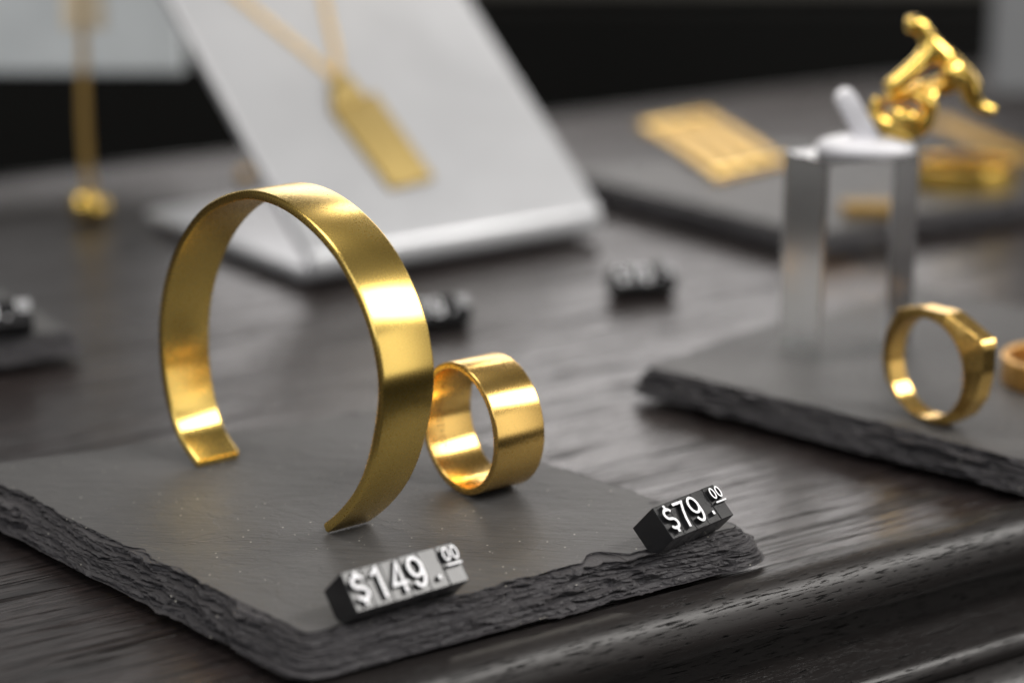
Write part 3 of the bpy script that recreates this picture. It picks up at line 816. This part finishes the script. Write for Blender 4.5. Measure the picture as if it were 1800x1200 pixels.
def figure():
    yy = hc[1]
    pl_ = lambda x, y, dy=0: V(x, y, (0, yy + dy, 0), (0, 1, 0))
    org = pl_(1580, 248)
    J = lambda x, y, r, dy=0: (*(pl_(x, y, dy) - org), r)
    nodes = [J(1644, 92, 1.55), J(1632, 72, 1.35), J(1622, 50, 1.45), J(1608, 42, 1.75), J(1589, 44, 1.45),      # chest, neck, head
             J(1620, 106, 1.35, -1), J(1602, 126, 1.65, -2), J(1578, 145, 1.45, -3), J(1554, 161, 1.35, -3),     # arm braced on the ring
             J(1666, 98, 1.5), J(1690, 117, 1.75), J(1703, 140, 1.95), J(1706, 163, 2.0), J(1714, 184, 1.5), J(1730, 192, 1.0), J(1752, 197, 1.15),   # back, hip, leg, foot
             J(1674, 128, 1.6, -3), J(1655, 128, 1.35, -4)]                                                       # bent knee
    nodes = [(x, y, z, r * 1.24) for x, y, z, r in nodes]
    edges = [(0, 1), (1, 2), (2, 3), (3, 4), (0, 5), (5, 6), (6, 7), (7, 8), (0, 9), (9, 10), (10, 11), (11, 12), (12, 13), (13, 14), (14, 15), (10, 16), (16, 17)]
    root = empty('figure_ring', org); tag(root, 'polished gold ring shaped as a bending human figure, perched on the acrylic block', 'ring')
    skin_obj('bending_figure', nodes, edges, GOLD_BLUR, root, (0, 0, 0))
    ring_n = []
    for k in range(15):                                     # the round shank below the figure
        a = rad(140 + k * 300 / 14)
        ring_n.append((*(pl_(1586 + 47 * math.cos(a), 194 - 34 * math.sin(a), -3.0 * math.cos(a)) - org), 1.5 + 1.4 * max(0, -math.sin(a))))
    skin_obj('shank', ring_n, [(i, i + 1) for i in range(14)], GOLD_BLUR, root, (0, 0, 0))
    nb = [J(1556, 176, 1.5, 2), J(1588, 166, 1.9, 2), J(1625, 160, 2.1, 2), J(1660, 150, 2.3, 1), J(1690, 140, 2.2, 1)]
    skin_obj('torso', nb, [(0, 1), (1, 2), (2, 3), (3, 4)], GOLD_BLUR, root, (0, 0, 0))
    nb = [J(1672, 158, 1.2, 1), J(1650, 158, 1.3, -2), J(1634, 166, 1.3, -4), J(1638, 185, 1.35, -5), J(1641, 204, 1.0, -5)]
    skin_obj('folded_arm', nb, [(0, 1), (1, 2), (2, 3), (3, 4)], GOLD_BLUR, root, (0, 0, 0))
    nb = [J(1566, 206, 2.6, -2), J(1590, 205, 2.3, -4), J(1616, 212, 1.4, -5)]
    skin_obj('fist', nb, [(0, 1), (1, 2)], GOLD_BLUR, root, (0, 0, 0))
figure()

# ------------------------------------------------------------------ blurred gold pieces on the far slate
def barred_cuff():
    z0 = ZS + 0.1
    n0 = P(1258, 322, z0); n1_ = P(1390, 290, z0)
    w = n1_ - n0; Wd = np.linalg.norm(w); w /= Wd
    fdir = P(1098, 222, z0) - n0; fdir /= np.linalg.norm(fdir)
    el = rad(1.2); L = 77.0
    up = fdir * math.cos(el) + np.array([0, 0, math.sin(el)]); nrm = np.cross(w, up); nrm = nrm if nrm[2] > 0 else -nrm
    root = empty('barred_cuff', n0 + w * Wd / 2); tag(root, 'wide gold cuff of side-by-side bars lying on the far slate', 'bracelet')
    bw = Wd / 4
    for k in range(4):
        path = []; n = 18
        for i in range(n + 1):
            q = i / n; path.append((q * L, 0.9 * math.sin(math.pi * q)))
        poly = [(a, b) for a, b in path] + [(a, b + 1.6) for a, b in path[::-1]]
        bm = prism_bm(poly, tuple(w), bw - 3.2, tuple(w * (k * bw + 1.6 - Wd / 2)), tuple(up), tuple(nrm)); bevel(bm, 0.3, 1, 50)
        sharp(from_bm('bar', bm, GOLD_BAR, root), 30)
    for q in (0.06, 0.9):
        bm = box_bm(1, 1, 1)
        for v in bm.verts: v.co = Vector(w * (v.co.x * (Wd - 1)) + up * (q * L + v.co.y * 5.0) + nrm * (0.9 * math.sin(math.pi * q) + 0.9 + v.co.z * 3.2))
        bevel(bm, 0.5, 2); sharp(from_bm('cross_bar', bm, GOLD_BLUR, root), 30)
    bm = box_bm(1, 1, 1)
    for v in bm.verts: v.co = Vector(w * (v.co.x * Wd * 0.6) + fdir * (0.93 * L + v.co.y * 4) + np.array([0, 0, (v.co.z + 0.5) * (0.93 * L * math.sin(el) - 0.1)]))
    from_bm('clasp', bm, GOLD_DULL, root)
barred_cuff()
lz = P(1705, 343, ZS)
o = band('oval_bangle', (lz[0], lz[1], ZS + 0.02), np.array([0, 0, 1.0]), np.array([1.0, 0, 0]), 14.5, 13.4, 6.5, GOLD_BLUR, up=np.array([0, 0.8, 0]))
tag(o, 'smooth shiny gold bangle lying flat on the far slate, right of the acrylic block', 'bracelet')
a0, a1 = P(1640, 215, ZS), P(1815, 285, ZS)
dv = a1 - a0; Ld = np.linalg.norm(dv); dv /= Ld
bm = prism_bm([(-4.5, 0.05), (4.5, 0.05), (4.2, 1.6), (-4.2, 1.6)], tuple(dv), Ld, tuple((a0 - a1) * 0.5 * [1, 1, 0]), tuple(np.array([-dv[1], dv[0], 0])), (0, 0, 1)); bevel(bm, 0.3)
mid = (a0 + a1) / 2
tag(sharp(from_bm('gold_strip', bm, GOLD_DULL, loc=mid), 30), 'long flat dull gold bar bracelet at the right rear of the far slate', 'bracelet')
gl = P(1510, 372, ZS)
bm = box_bm(16, 5, 3.4, (0, 0, 1.75)); bevel(bm, 0.6)
tag(from_bm('gold_bar', bm, GOLD_DULL, loc=gl), 'short gold bar on the far slate seen through the acrylic block', 'brooch')
